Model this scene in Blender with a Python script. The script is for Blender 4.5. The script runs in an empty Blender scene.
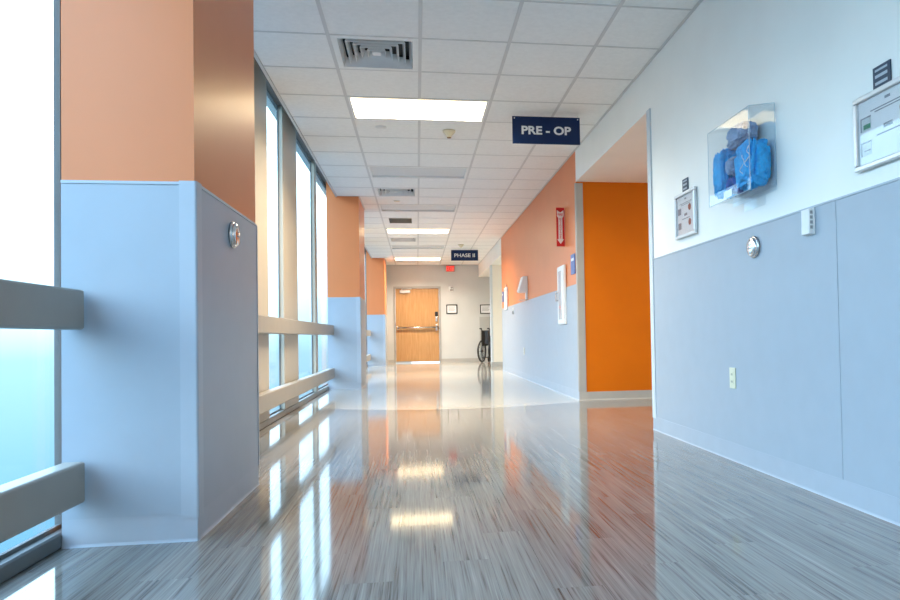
import bpy, bmesh, math, random
from mathutils import Vector, Matrix, noise
random.seed(7)
S = bpy.context.scene
COL = S.collection

# ------------------------------------------------------------------ camera
CAM_H = 0.724
FOC, PPX, PPY = 707.545, 522.42, 319.55          # focal length and principal point, pixels of a 900x600 frame
YAW, PITCH, ROLL = 0.1481, 0.0220, -0.0173
cam = bpy.data.cameras.new('camera'); cam_o = bpy.data.objects.new('camera', cam); COL.objects.link(cam_o)
cam.sensor_fit = 'HORIZONTAL'; cam.sensor_width = 36.0; cam.lens = FOC * 36.0 / 900.0
cam.shift_x = (450 - PPX) / 900.0; cam.shift_y = (PPY - 300) / 900.0
cam.clip_start = 0.05; cam.clip_end = 500
cy_, sy_ = math.cos(YAW), math.sin(YAW)
R0 = Matrix(((cy_, -sy_, 0), (0, 0, -1), (sy_, cy_, 0)))
cp_, sp_ = math.cos(PITCH), math.sin(PITCH)
Rp = Matrix(((1, 0, 0), (0, cp_, sp_), (0, -sp_, cp_)))
cr_, sr_ = math.cos(ROLL), math.sin(ROLL)
Rr = Matrix(((cr_, -sr_, 0), (sr_, cr_, 0), (0, 0, 1)))
Rw = Rr @ Rp @ R0                                  # rows: right, down, forward
cam_rot = Matrix((Rw[0], -Rw[1], -Rw[2])).transposed()
cam_o.matrix_world = Matrix.Translation((0, 0, CAM_H)) @ cam_rot.to_4x4()
S.camera = cam_o

# ------------------------------------------------------------------ world: hazy blue daylight, brighter higher up
SKY = 3.0
w = bpy.data.worlds.new('world'); S.world = w; w.use_nodes = True
nt = w.node_tree; nt.nodes.clear()
wo = nt.nodes.new('ShaderNodeOutputWorld'); bg = nt.nodes.new('ShaderNodeBackground')
tc = nt.nodes.new('ShaderNodeTexCoord'); sx = nt.nodes.new('ShaderNodeSeparateXYZ'); mr = nt.nodes.new('ShaderNodeMapRange')
rp = nt.nodes.new('ShaderNodeValToRGB')
mr.inputs['From Min'].default_value = -0.5; mr.inputs['From Max'].default_value = 1.0
nt.links.new(tc.outputs['Generated'], sx.inputs[0]); nt.links.new(sx.outputs['Z'], mr.inputs['Value'])
nt.links.new(mr.outputs[0], rp.inputs[0]); nt.links.new(rp.outputs[0], bg.inputs[0]); nt.links.new(bg.outputs[0], wo.inputs[0])
el = rp.color_ramp.elements
def zpos(z): return (z + 0.5) / 1.5
el[0].position = 0.0; el[0].color = (0.022, 0.060, 0.100, 1)
el[1].position = 1.0; el[1].color = (0.20, 0.40, 0.70, 1)          # deeper blue overhead, bright haze low down
for z, c in ((-0.20, (0.036, 0.090, 0.140)), (-0.02, (0.078, 0.138, 0.182)), (0.10, (0.270, 0.425, 0.550)), (0.28, (0.58, 0.87, 1.10)), (0.50, (0.46, 0.72, 0.98))):
    e = el.new(zpos(z)); e.color = (*c, 1)
bg.inputs['Strength'].default_value = SKY

# ------------------------------------------------------------------ exposure
S.view_settings.view_transform = 'Standard'; S.view_settings.look = 'None'
S.view_settings.exposure = 1.45; S.view_settings.gamma = 1.0; S.view_settings.use_curve_mapping = False
S.cycles.use_denoising = True
S.cycles.max_bounces = 10; S.cycles.diffuse_bounces = 6; S.cycles.glossy_bounces = 5
S.cycles.transparent_max_bounces = 16; S.cycles.transmission_bounces = 8
S.cycles.sample_clamp_indirect = 6.0
S.cycles.caustics_reflective = False; S.cycles.caustics_refractive = False
TROFFER_WATTS = 36.0          # lamp power of each lit ceiling light
TROFFER_SPREAD = 146.0        # its louvred lens throws the light mostly downward
LENS_GLOW = 2.3
TROFFER_COLOUR = (1.0, 0.86, 0.66)
LENS_COLOUR = (1.0, 0.77, 0.42)

# ------------------------------------------------------------------ main dimensions (metres; camera at x=0 y=0, y runs down the corridor)
CEIL = 2.743
XR = 1.7505               # corridor face of the right wall
XL = -1.25                # corridor face of the window wall
XC = -0.80                # corridor face of the columns
YF = 20.05                # far wall
YB = -4.6                 # wall behind the camera
WT = 1.305                # top of the wainscot on the columns
WR = 1.275                # top of the wainscot on the right
T = 0.6096
GX, GY = -0.5616, 4.7968  # ceiling grid origin
COLS = [(2.73, 3.72), (10.31, 11.36), (18.30, 19.30)]
TOP = 3.05

# ------------------------------------------------------------------ materials
MATS = {}
def mat(name, col, rough=0.5, metal=0.0, var=0.0, vscale=6.0, bump=0.0, bscale=200.0, spec=0.5, emit=None, estr=0.0, coat=0.0):
    if name in MATS: return MATS[name]
    m = bpy.data.materials.new(name); m.use_nodes = True
    n = m.node_tree; b = n.nodes['Principled BSDF']
    b.inputs['Base Color'].default_value = (*col, 1); b.inputs['Roughness'].default_value = rough
    b.inputs['Metallic'].default_value = metal; b.inputs['Specular IOR Level'].default_value = spec
    b.inputs['Coat Weight'].default_value = coat
    g = n.nodes.new('ShaderNodeNewGeometry')
    if var > 0:
        nz = n.nodes.new('ShaderNodeTexNoise'); nz.inputs['Scale'].default_value = vscale; nz.inputs['Detail'].default_value = 4
        n.links.new(g.outputs['Position'], nz.inputs['Vector'])
        r = n.nodes.new('ShaderNodeValToRGB')
        r.color_ramp.elements[0].position = 0.3; r.color_ramp.elements[1].position = 0.7
        r.color_ramp.elements[0].color = (*[max(0, c * (1 - var)) for c in col], 1)
        r.color_ramp.elements[1].color = (*[min(1, c * (1 + var)) for c in col], 1)
        n.links.new(nz.outputs['Fac'], r.inputs[0]); n.links.new(r.outputs[0], b.inputs['Base Color'])
    if bump > 0:
        nb = n.nodes.new('ShaderNodeTexNoise'); nb.inputs['Scale'].default_value = bscale; nb.inputs['Detail'].default_value = 2
        n.links.new(g.outputs['Position'], nb.inputs['Vector'])
        bp = n.nodes.new('ShaderNodeBump'); bp.inputs['Strength'].default_value = bump; bp.inputs['Distance'].default_value = 0.002
        n.links.new(nb.outputs['Fac'], bp.inputs['Height']); n.links.new(bp.outputs[0], b.inputs['Normal'])
    if emit:
        b.inputs['Emission Color'].default_value = (*emit, 1); b.inputs['Emission Strength'].default_value = estr
    MATS[name] = m
    return m

WHITE = mat('white_wall_paint', (0.90, 0.90, 0.87), 0.42, var=0.02, vscale=3, bump=0.06, bscale=160)
CREAM = mat('cream_wall_paint', (0.80, 0.77, 0.70), 0.45, var=0.02, vscale=3, bump=0.06, bscale=160)
ORANGE = mat('orange_wall_paint', (0.74, 0.222, 0.074), 0.35, spec=0.42, var=0.02, vscale=3, bump=0.08, bscale=140)
DEEP = mat('deep_orange_wall_paint', (0.66, 0.155, 0.001), 0.6, spec=0.2, var=0.03, vscale=3, bump=0.06, bscale=140)
WAINS = mat('blue_grey_wainscot', (0.37, 0.425, 0.495), 0.38, var=0.02, vscale=8, bump=0.05, bscale=300)
WTRIM = mat('blue_grey_trim', (0.42, 0.475, 0.545), 0.34, var=0.02, vscale=8)
BASE = mat('grey_rubber_base', (0.42, 0.42, 0.41), 0.45, var=0.04, vscale=9)
BBASE = mat('blue_grey_base', (0.40, 0.45, 0.52), 0.4, var=0.03, vscale=9)
GUARD = mat('grey_corner_guard', (0.40, 0.40, 0.39), 0.4, var=0.03, vscale=9)
LGUARD = mat('pale_corner_guard', (0.58, 0.64, 0.69), 0.4, var=0.03, vscale=9)
BEIGE = mat('beige_metal_panel', (0.49, 0.435, 0.355), 0.42, var=0.02, vscale=4)
RAILM = mat('beige_rail_paint', (0.35, 0.315, 0.27), 0.42, var=0.03, vscale=7)
WFRAME = mat('grey_window_frame', (0.17, 0.17, 0.168), 0.6, 0.0, spec=0.25, var=0.03, vscale=7)
TILE = mat('ceiling_tile', (0.86, 0.86, 0.85), 0.95, var=0.03, vscale=30, bump=0.35, bscale=260)
TEE = mat('ceiling_tee', (0.62, 0.62, 0.62), 0.5, var=0.02, vscale=9)
SUBF = mat('subfloor', (0.25, 0.25, 0.25), 0.9, var=0.1, vscale=4)
PLASTIC = mat('white_plastic', (0.80, 0.80, 0.79), 0.35, var=0.02, vscale=20)
GREYP = mat('grey_plastic', (0.35, 0.35, 0.35), 0.4, var=0.04, vscale=20)
DARK = mat('dark_gap', (0.03, 0.035, 0.04), 0.6, var=0.1, vscale=20)
BLACK = mat('black_plastic', (0.018, 0.018, 0.02), 0.45, var=0.1, vscale=20)
BLACKV = mat('black_vinyl', (0.02, 0.02, 0.022), 0.5, var=0.1, vscale=20, bump=0.2, bscale=60)
STEEL = mat('brushed_steel', (0.62, 0.62, 0.62), 0.24, 1.0, var=0.04, vscale=60)
CHROME = mat('chrome', (0.75, 0.75, 0.76), 0.12, 1.0, var=0.02, vscale=60)
ALU = mat('silver_frame', (0.70, 0.71, 0.72), 0.32, 0.7, var=0.03, vscale=40)
NAVY = mat('navy_sign', (0.001, 0.018, 0.085), 0.5, spec=0.3, var=0.05, vscale=8)
LETTER = mat('white_lettering', (0.80, 0.82, 0.84), 0.5, var=0.02, vscale=30)
RED = mat('red_sign', (0.55, 0.006, 0.012), 0.4, var=0.05, vscale=10)
IVORY = mat('ivory_plastic', (0.74, 0.72, 0.55), 0.4, var=0.03, vscale=20)
PAPER = mat('white_paper', (0.78, 0.79, 0.82), 0.6, var=0.02, vscale=30)
INK = mat('grey_print', (0.25, 0.26, 0.30), 0.6, var=0.1, vscale=50)
GRN = mat('green_print', (0.03, 0.22, 0.12), 0.6, var=0.15, vscale=50)
REDP = mat('red_brown_print', (0.30, 0.06, 0.04), 0.6, var=0.3, vscale=80)
BLUEP = mat('blue_plate', (0.09, 0.16, 0.42), 0.4, var=0.05, vscale=20)
CAPBLUE = mat('bright_blue_fabric', (0.003, 0.40, 0.95), 0.75, var=0.25, vscale=40, bump=0.5, bscale=90)
CAPDEEP = mat('deep_blue_fabric', (0.01, 0.10, 0.42), 0.7, var=0.2, vscale=40, bump=0.5, bscale=90)
CAPGREY = mat('grey_blue_fabric', (0.30, 0.42, 0.62), 0.75, var=0.15, vscale=40, bump=0.5, bscale=90)
VENTM = mat('vent_metal', (0.78, 0.79, 0.79), 0.4, var=0.03, vscale=20)
CREAMP = mat('cream_plastic', (0.72, 0.66, 0.50), 0.4, var=0.03, vscale=20)
TAN = mat('tan_grille', (0.50, 0.46, 0.40), 0.5, var=0.05, vscale=20)
LENS_OFF = mat('unlit_lens', (0.62, 0.64, 0.66), 0.5, var=0.03, vscale=40, bump=0.2, bscale=300)
LENS_ON = mat('lit_lens', (0.8, 0.8, 0.78), 0.5, var=0.01, vscale=40, emit=LENS_COLOUR, estr=LENS_GLOW)
EXITM = mat('exit_lit_letters', (0.6, 0.01, 0.01), 0.5, var=0.02, vscale=40, emit=(1.0, 0.012, 0.008), estr=0.75)
EXITF = mat('exit_face', (0.50, 0.24, 0.20), 0.4, var=0.02, vscale=40)  # pink glow of the lit letters is put into the face colour
LED = mat('small_red_lamp', (0.8, 0.1, 0.1), 0.4, var=0.02, vscale=40)

def wood_mat():
    m = bpy.data.materials.new('maple_veneer'); m.use_nodes = True; n = m.node_tree; b = n.nodes['Principled BSDF']
    g = n.nodes.new('ShaderNodeNewGeometry'); mp = n.nodes.new('ShaderNodeMapping'); mp.inputs['Scale'].default_value = (26, 26, 2.2)
    nz = n.nodes.new('ShaderNodeTexNoise'); nz.inputs['Scale'].default_value = 1.0; nz.inputs['Detail'].default_value = 6; nz.inputs['Distortion'].default_value = 0.8
    r = n.nodes.new('ShaderNodeValToRGB')
    r.color_ramp.elements[0].position = 0.25; r.color_ramp.elements[0].color = (0.42, 0.215, 0.080, 1)
    r.color_ramp.elements[1].position = 0.75; r.color_ramp.elements[1].color = (0.54, 0.315, 0.14, 1)
    n.links.new(g.outputs['Position'], mp.inputs[0]); n.links.new(mp.outputs[0], nz.inputs['Vector'])
    n.links.new(nz.outputs['Fac'], r.inputs[0]); n.links.new(r.outputs[0], b.inputs['Base Color'])
    b.inputs['Roughness'].default_value = 0.38
    return m
MAPLE = wood_mat()

def plank_mat():
    m = bpy.data.materials.new('streaked_vinyl_plank'); m.use_nodes = True; n = m.node_tree; b = n.nodes['Principled BSDF']
    L = n.links
    g = n.nodes.new('ShaderNodeNewGeometry'); oi = n.nodes.new('ShaderNodeObjectInfo')
    off = n.nodes.new('ShaderNodeVectorMath'); off.operation = 'SCALE'; off.inputs[0].default_value = (31.7, 57.3, 11.1)
    L.new(oi.outputs['Random'], off.inputs['Scale'])
    ad = n.nodes.new('ShaderNodeVectorMath'); ad.operation = 'ADD'
    L.new(g.outputs['Position'], ad.inputs[0]); L.new(off.outputs[0], ad.inputs[1])
    def streak(sxx, syy, det):
        mp = n.nodes.new('ShaderNodeMapping'); mp.inputs['Scale'].default_value = (sxx, syy, 1)
        nz = n.nodes.new('ShaderNodeTexNoise'); nz.inputs['Scale'].default_value = 1.0; nz.inputs['Detail'].default_value = det; nz.inputs['Roughness'].default_value = 0.6
        L.new(ad.outputs[0], mp.inputs[0]); L.new(mp.outputs[0], nz.inputs['Vector']); return nz
    n1 = streak(95, 1.5, 3); n2 = streak(230, 3.2, 2); n3 = streak(14, 0.7, 2)
    r1 = n.nodes.new('ShaderNodeValToRGB'); c = r1.color_ramp
    c.elements[0].position = 0.37; c.elements[0].color = (0.085, 0.068, 0.057, 1)
    c.elements[1].position = 0.72; c.elements[1].color = (0.40, 0.38, 0.35, 1)
    e = c.elements.new(0.47); e.color = (0.22, 0.205, 0.185, 1)
    e = c.elements.new(0.60); e.color = (0.29, 0.275, 0.25, 1)
    m1 = n.nodes.new('ShaderNodeMix'); m1.data_type = 'FLOAT'; m1.inputs[0].default_value = 0.42
    L.new(n1.outputs['Fac'], m1.inputs[2]); L.new(n2.outputs['Fac'], m1.inputs[3])
    m2 = n.nodes.new('ShaderNodeMix'); m2.data_type = 'FLOAT'; m2.inputs[0].default_value = 0.18
    L.new(m1.outputs[0], m2.inputs[2]); L.new(n3.outputs['Fac'], m2.inputs[3])
    L.new(m2.outputs[0], r1.inputs[0])
    hs = n.nodes.new('ShaderNodeHueSaturation'); mr2 = n.nodes.new('ShaderNodeMapRange')
    mr2.inputs['To Min'].default_value = 0.95; mr2.inputs['To Max'].default_value = 1.05
    L.new(oi.outputs['Random'], mr2.inputs['Value']); L.new(mr2.outputs[0], hs.inputs['Value'])
    L.new(r1.outputs[0], hs.inputs['Color']); L.new(hs.outputs[0], b.inputs['Base Color'])
    bp = n.nodes.new('ShaderNodeBump'); bp.inputs['Strength'].default_value = 0.035; bp.inputs['Distance'].default_value = 0.001
    L.new(m2.outputs[0], bp.inputs['Height']); L.new(bp.outputs[0], b.inputs['Normal'])
    b.inputs['Roughness'].default_value = 0.072; b.inputs['Specular IOR Level'].default_value = 0.62
    return m
PLANK = plank_mat()

def sheet_mat():
    m = bpy.data.materials.new('cream_sheet_vinyl'); m.use_nodes = True; n = m.node_tree; b = n.nodes['Principled BSDF']; L = n.links
    g = n.nodes.new('ShaderNodeNewGeometry')
    nz = n.nodes.new('ShaderNodeTexNoise'); nz.inputs['Scale'].default_value = 40; nz.inputs['Detail'].default_value = 5
    L.new(g.outputs['Position'], nz.inputs['Vector'])
    r = n.nodes.new('ShaderNodeValToRGB'); r.color_ramp.elements[0].position = 0.35; r.color_ramp.elements[1].position = 0.65
    r.color_ramp.elements[0].color = (0.47, 0.44, 0.385, 1); r.color_ramp.elements[1].color = (0.55, 0.515, 0.455, 1)
    L.new(nz.outputs['Fac'], r.inputs[0]); L.new(r.outputs[0], b.inputs['Base Color'])
    b.inputs['Roughness'].default_value = 0.07; b.inputs['Specular IOR Level'].default_value = 0.7
    return m
SHEET = sheet_mat()

def clear_mat(name, tint, gloss, rough=0.02, edge=None):
    m = bpy.data.materials.new(name); m.use_nodes = True; n = m.node_tree; n.nodes.clear(); L = n.links
    o = n.nodes.new('ShaderNodeOutputMaterial'); t = n.nodes.new('ShaderNodeBsdfTransparent'); t.inputs[0].default_value = (*tint, 1)
    gl = n.nodes.new('ShaderNodeBsdfGlossy'); gl.inputs['Roughness'].default_value = rough
    lw = n.nodes.new('ShaderNodeLayerWeight'); lw.inputs['Blend'].default_value = 0.5      # Schlick reflectance of a clear sheet, the same from both sides
    pw = n.nodes.new('ShaderNodeMath'); pw.operation = 'POWER'; pw.inputs[1].default_value = 5.0
    fr = n.nodes.new('ShaderNodeMath'); fr.operation = 'MULTIPLY_ADD'; fr.inputs[1].default_value = 0.96; fr.inputs[2].default_value = 0.04
    L.new(lw.outputs['Facing'], pw.inputs[0]); L.new(pw.outputs[0], fr.inputs[0])
    mu = n.nodes.new('ShaderNodeMath'); mu.operation = 'MULTIPLY'; mu.inputs[1].default_value = gloss
    mx = n.nodes.new('ShaderNodeMixShader')
    L.new(fr.outputs[0], mu.inputs[0]); L.new(mu.outputs[0], mx.inputs[0]); L.new(t.outputs[0], mx.inputs[1]); L.new(gl.outputs[0], mx.inputs[2])
    L.new(mx.outputs[0], o.inputs[0]); return m
GLASS = clear_mat('window_glass', (0.96, 0.985, 0.99), 0.5)
ACRYL = clear_mat('clear_acrylic', (0.965, 0.98, 0.99), 0.6)
ACEDGE = mat('acrylic_edge', (0.42, 0.52, 0.60), 0.15, var=0.03, vscale=30)
PGLASS = clear_mat('picture_glass', (0.99, 0.99, 0.99), 0.8)

# ------------------------------------------------------------------ helpers (all shapes are given in world metres unless a thing is turned)
def bx(bm, x0, x1, y0, y1, z0, z1):
    x0, x1 = min(x0, x1), max(x0, x1); y0, y1 = min(y0, y1), max(y0, y1); z0, z1 = min(z0, z1), max(z0, z1)
    v = [bm.verts.new(p) for p in ((x0, y0, z0), (x1, y0, z0), (x1, y1, z0), (x0, y1, z0), (x0, y0, z1), (x1, y0, z1), (x1, y1, z1), (x0, y1, z1))]
    for f in ((3, 2, 1, 0), (4, 5, 6, 7), (0, 1, 5, 4), (1, 2, 6, 5), (2, 3, 7, 6), (3, 0, 4, 7)):
        bm.faces.new([v[i] for i in f])
    return bm
def B(*boxes, bevel=0.0, seg=2):
    bm = bmesh.new()
    for b in boxes: bx(bm, *b)
    if bevel > 0:
        bmesh.ops.bevel(bm, geom=list(bm.edges), offset=bevel, segments=seg, affect='EDGES', profile=0.5)
    return bm
def prism(bm, pts, axis, a0, a1):
    # pts: 2D outline; axis 0: (y,z) along x; 1: (x,z) along y; 2: (x,y) along z
    def P(p, a):
        return (a, p[0], p[1]) if axis == 0 else (p[0], a, p[1]) if axis == 1 else (p[0], p[1], a)
    lo = [bm.verts.new(P(p, a0)) for p in pts]; hi = [bm.verts.new(P(p, a1)) for p in pts]
    n = len(pts)
    bm.faces.new(lo[::-1]); bm.faces.new(hi)
    for i in range(n): bm.faces.new([lo[i], lo[(i + 1) % n], hi[(i + 1) % n], hi[i]])
    bmesh.ops.recalc_face_normals(bm, faces=list(bm.faces))
    return bm
def tube(bm, pts, r, n=8, closed=False):
    pts = [Vector(p) for p in pts]; rings = []
    N = len(pts)
    for i, p in enumerate(pts):
        if closed: d = (pts[(i + 1) % N] - pts[i - 1]).normalized()
        else: d = (pts[min(i + 1, N - 1)] - pts[max(i - 1, 0)]).normalized()
        up = Vector((0, 0, 1)) if abs(d.z) < 0.95 else Vector((1, 0, 0))
        a = d.cross(up).normalized(); b = a.cross(d).normalized()
        rr = r[i] if isinstance(r, (list, tuple)) else r
        rings.append([bm.verts.new(p + a * (rr * math.cos(2 * math.pi * k / n)) + b * (rr * math.sin(2 * math.pi * k / n))) for k in range(n)])
    for i in range(N if closed else N - 1):
        q, s = rings[i], rings[(i + 1) % N]
        for k in range(n): bm.faces.new([q[k], q[(k + 1) % n], s[(k + 1) % n], s[k]])
    if not closed: bm.faces.new(rings[0][::-1]); bm.faces.new(rings[-1])
    bmesh.ops.recalc_face_normals(bm, faces=list(bm.faces))
    return bm
def lathe(bm, prof, origin, axis, n=28):
    # prof: (radius, distance along axis)
    origin = Vector(origin); ax = Vector(axis).normalized()
    up = Vector((0, 0, 1)) if abs(ax.z) < 0.9 else Vector((1, 0, 0))
    a = ax.cross(up).normalized(); b = a.cross(ax).normalized(); rings = []
    for r, d in prof:
        if r < 1e-6: rings.append([bm.verts.new(origin + ax * d)]); continue
        rings.append([bm.verts.new(origin + ax * d + a * (r * math.cos(2 * math.pi * k / n)) + b * (r * math.sin(2 * math.pi * k / n))) for k in range(n)])
    for q, s in zip(rings, rings[1:]):
        for k in range(n):
            if len(q) == 1 and len(s) == 1: continue
            if len(q) == 1: bm.faces.new([q[0], s[(k + 1) % n], s[k]])
            elif len(s) == 1: bm.faces.new([q[k], q[(k + 1) % n], s[0]])
            else: bm.faces.new([q[k], q[(k + 1) % n], s[(k + 1) % n], s[k]])
    bmesh.ops.recalc_face_normals(bm, faces=list(bm.faces))
    return bm
ORIG = {}
def obj(name, bm, m, parent=None, smooth=False, local=False):
    """one mesh object; the mesh is given in world metres (or in the parent's own frame with local=True)"""
    co = [v.co for v in bm.verts]
    lo = Vector((min(c[i] for c in co) for i in range(3))); hi = Vector((max(c[i] for c in co) for i in range(3)))
    org = Vector(((lo.x + hi.x) / 2, (lo.y + hi.y) / 2, lo.z))
    bmesh.ops.translate(bm, verts=list(bm.verts), vec=-org)
    me = bpy.data.meshes.new(name); bm.to_mesh(me); bm.free(); me.materials.append(m)
    if smooth:
        for p in me.polygons: p.use_smooth = True
    o = bpy.data.objects.new(name, me); COL.objects.link(o)
    if parent is not None:
        o.parent = parent; o.location = org if local else org - ORIG[parent.name]
        ORIG[o.name] = ORIG[parent.name] + org if local else org
    else:
        o.location = org; ORIG[o.name] = org
    return o
def thing(name, label, cat, loc=(0, 0, 0), rz=0.0, group=None):
    o = bpy.data.objects.new(name, None); COL.objects.link(o); o.location = loc; o.rotation_euler = (0, 0, rz); o.empty_display_size = 0.05
    ORIG[o.name] = Vector(loc)
    o['label'] = label; o['category'] = cat
    if group: o['group'] = group
    return o
def tag(o, label, cat, group=None):
    o['label'] = label; o['category'] = cat
    if group: o['group'] = group
    return o
def struct_empty(name, loc=(0, 0, 0), label=None):
    o = bpy.data.objects.new(name, None); COL.objects.link(o); o.location = loc; o.empty_display_size = 0.05
    ORIG[o.name] = Vector(loc); o['kind'] = 'structure'
    if label: o['label'] = label
    return o
def struct(name, bm, m, label=None):
    o = obj(name, bm, m); o['kind'] = 'structure'
    if label: o['label'] = label
    return o
CACHE = {}
def tile_piece(name, size, centre, m, parent, bevel=0.0):
    """a box piece that shares its mesh with every other piece of the same size; centre is the middle of its top or bottom"""
    key = (name, tuple(round(s, 4) for s in size), m.name)
    if key not in CACHE:
        bm = B((-size[0] / 2, size[0] / 2, -size[1] / 2, size[1] / 2, 0, size[2]), bevel=bevel, seg=1)
        me = bpy.data.meshes.new(name); bm.to_mesh(me); bm.free(); me.materials.append(m); CACHE[key] = me
    o = bpy.data.objects.new(name, CACHE[key]); COL.objects.link(o); o.parent = parent
    o.location = Vector(centre) - ORIG[parent.name]; ORIG[o.name] = Vector(centre)
    return o
def text_mesh(body, height, bold=0.0, depth=0.002, width=None):
    cu = bpy.data.curves.new('text', 'FONT'); cu.body = body; cu.size = 1.0; cu.align_x = 'CENTER'; cu.align_y = 'CENTER'
    cu.extrude = 0.5; cu.offset = bold; cu.resolution_u = 4
    to = bpy.data.objects.new('text', cu); COL.objects.link(to)
    dg = bpy.context.evaluated_depsgraph_get(); me = bpy.data.meshes.new_from_object(to.evaluated_get(dg))
    bpy.data.objects.remove(to); bpy.data.curves.remove(cu)
    xs = [v.co.x for v in me.vertices]; ys = [v.co.y for v in me.vertices]
    cx, cyy = (min(xs) + max(xs)) / 2, (min(ys) + max(ys)) / 2
    s = height / (max(ys) - min(ys)); sx_ = width / (max(xs) - min(xs)) if width else s
    bm = bmesh.new(); bm.from_mesh(me); bpy.data.meshes.remove(me)
    for v in bm.verts: v.co = Vector(((v.co.x - cx) * sx_, (v.co.y - cyy) * s, v.co.z * depth))
    return bm     # lies in x/y, extruded +-depth/2 along z
def place_text(bm, facing, centre):
    # facing '-y': readable from the camera side; '-x': on the right wall; '+x': on a face looking right
    if facing == '-y': M = Matrix(((1, 0, 0), (0, 0, -1), (0, 1, 0)))
    if facing == '-x': M = Matrix(((0, 0, -1), (-1, 0, 0), (0, 1, 0)))
    bmesh.ops.transform(bm, matrix=Matrix.Translation(centre) @ M.to_4x4(), verts=list(bm.verts))
    return bm

# ================================================================== FLOOR
ACX, ACY, AR = 0.45, 9.44, 2.35
def arc_y(x):
    d = AR * AR - (x - ACX) ** 2
    return ACY - math.sqrt(d) if d > 0 else 99.0
floor = struct('floor', B((-1.45, 4.6, YB - 0.1, 20.9, -0.12, -0.007)), SUBF, 'glossy floor of streaked grey planks and cream sheet vinyl')
pl = []
for i in range(35): pl.append((-1.40 + i * (1.885 + 1.40) / 34, 0))
outline = [(x, arc_y(x)) for x, _ in pl] + [(1.886, 7.60), (4.6, 7.60), (4.6, 20.9), (-1.40, 20.9)]
obj('sheet_vinyl', prism(bmesh.new(), outline, 2, -0.006, 0.0), SHEET, floor)
PW, PLN, GAP = 0.1524, 0.9144, 0.0004
pcache = {}
def add_plank(x0, x1, y0, y1, limit=True):
    ya, yb = (arc_y(x0) - 0.001, arc_y(x1) - 0.001) if limit else (99, 99)
    x0 += GAP; x1 -= GAP; y0 += GAP; y1 -= GAP
    if y0 >= min(ya, yb) - 0.03 and limit and y0 >= max(ya, yb) - 0.05: return
    if y1 <= min(ya, yb) - 0.02 and y1 <= min(arc_y((x0 + x1) / 2), 99) - 0.02:
        tile_piece('plank', (x1 - x0, y1 - y0, 0.006), ((x0 + x1) / 2, (y0 + y1) / 2, -0.006), PLANK, floor)
    else:
        top = []
        for k in range(6):
            x = x1 + (x0 - x1) * k / 5
            top.append((x, max(y0 + 0.002, min(y1, arc_y(x) - 0.001))))
        obj('plank', prism(bmesh.new(), [(x0, y0), (x1, y0)] + top, 2, -0.006, 0.0), PLANK, floor)
nc = 20; x0s = [-1.30 + i * PW for i in range(nc)]
for i, x0 in enumerate(x0s):
    x1 = x0 + PW
    y = -1.2 + [0.0, 0.61, 0.305, 0.762, 0.152, 0.457][i % 6]
    add_plank(x0, x1, -1.2, y) if y > -1.19 else None
    while y < 7.95:
        add_plank(x0, x1, y, min(y + PLN, 7.98)); y += PLN
y_in0, y_in1 = 5.0, 7.60
for i in range(10):
    x0 = -1.30 + (nc + i) * PW; x1 = x0 + PW
    y = y_in0 - [0.2, 0.61, 0.305, 0.762, 0.152, 0.457][i % 6]
    while y < y_in1:
        a, b = max(y, y_in0), min(y + PLN, y_in1)
        if b - a > 0.05: add_plank(x0, x1, a, b, limit=x0 < 1.95)
        y += PLN
obj('plank_field', B((-1.30, XR + 0.05, YB, -1.201, -0.006, 0.0)), PLANK, floor)
obj('plank_field', B((-1.30 + 30 * PW + 0.001, 4.6, 5.0, 7.6, -0.006, 0.0)), PLANK, floor)
obj('sheet_vinyl', B((XR + 0.06, 1.9, YB, 4.99, -0.006, 0.0)), SHEET, floor)

# ================================================================== CEILING
ceiling = struct('ceiling', B((-1.45, 4.6, YB - 0.1, 20.9, TOP, TOP + 0.1)), WHITE, 'white suspended tile ceiling')
XE = -1.11
colx = [XE + 0.012, GX, GX + T, GX + 2 * T, GX + 3 * T, XR]
ZT = CEIL + 0.004
TROFF = {-14: 1, -10: 0, -6: 0, -2: 0, 2: 1, 6: 0, 10: 0, 14: 1, 18: 0, 22: 1}
VENTS = {0, 8, 16, 23}
GRILLE = {12}
def add_tile(x0, x1, y0, y1):
    if x1 - x0 < 0.02 or y1 - y0 < 0.02: return
    tile_piece('ceiling_tile', (round(x1 - x0 - 0.006, 4), round(y1 - y0 - 0.006, 4), 0.016), ((x0 + x1) / 2, (y0 + y1) / 2, ZT), TILE, ceiling)
R0_, R1_ = -15, 25
for r in range(R0_, R1_):
    y0 = GY + r * T; y1 = min(y0 + T, YF); y0 = max(y0, YB)
    if y1 <= y0: continue
    for c in range(5):
        if c in (1, 2) and r in TROFF: continue
        if c == 1 and (r in VENTS or r in GRILLE): continue
        xa, xb = colx[c], colx[c + 1]
        if c == 0:
            segs = [(y0, y1, xa)]
            for ca, cb in [(-4.87, -3.88)] + COLS:
                new = []
                for a, b, xs in segs:
                    if xs != xa or b <= ca or a >= cb: new.append((a, b, xs)); continue
                    if a < ca: new.append((a, ca - 0.004, xa))
                    new.append((max(a, ca), min(b, cb), XC + 0.012))
                    if b > cb: new.append((cb + 0.004, b, xa))
                segs = new
            for a, b, xs in segs: add_tile(xs, xb, a, b)
        else: add_tile(xa, xb, y0, y1)
for k in range(4):
    x = GX + k * T
    runs = [(YB, YF)]
    if k == 1:        # the long lights span two bays: the middle tee stops at each of them
        cuts = sorted(TROFF); edges = [YB] + [v for r in cuts for v in (GY + r * T + 0.006, GY + (r + 1) * T - 0.006)] + [YF]
        runs = [(a, b) for a, b in zip(edges[::2], edges[1::2]) if b - a > 0.05]
    for a, b in runs:
        obj('main_tee', B((x - 0.012, x + 0.012, a, b, CEIL, CEIL + 0.004), (x - 0.001, x + 0.001, a, b, CEIL + 0.004, CEIL + 0.04)), TEE, ceiling)
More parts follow.
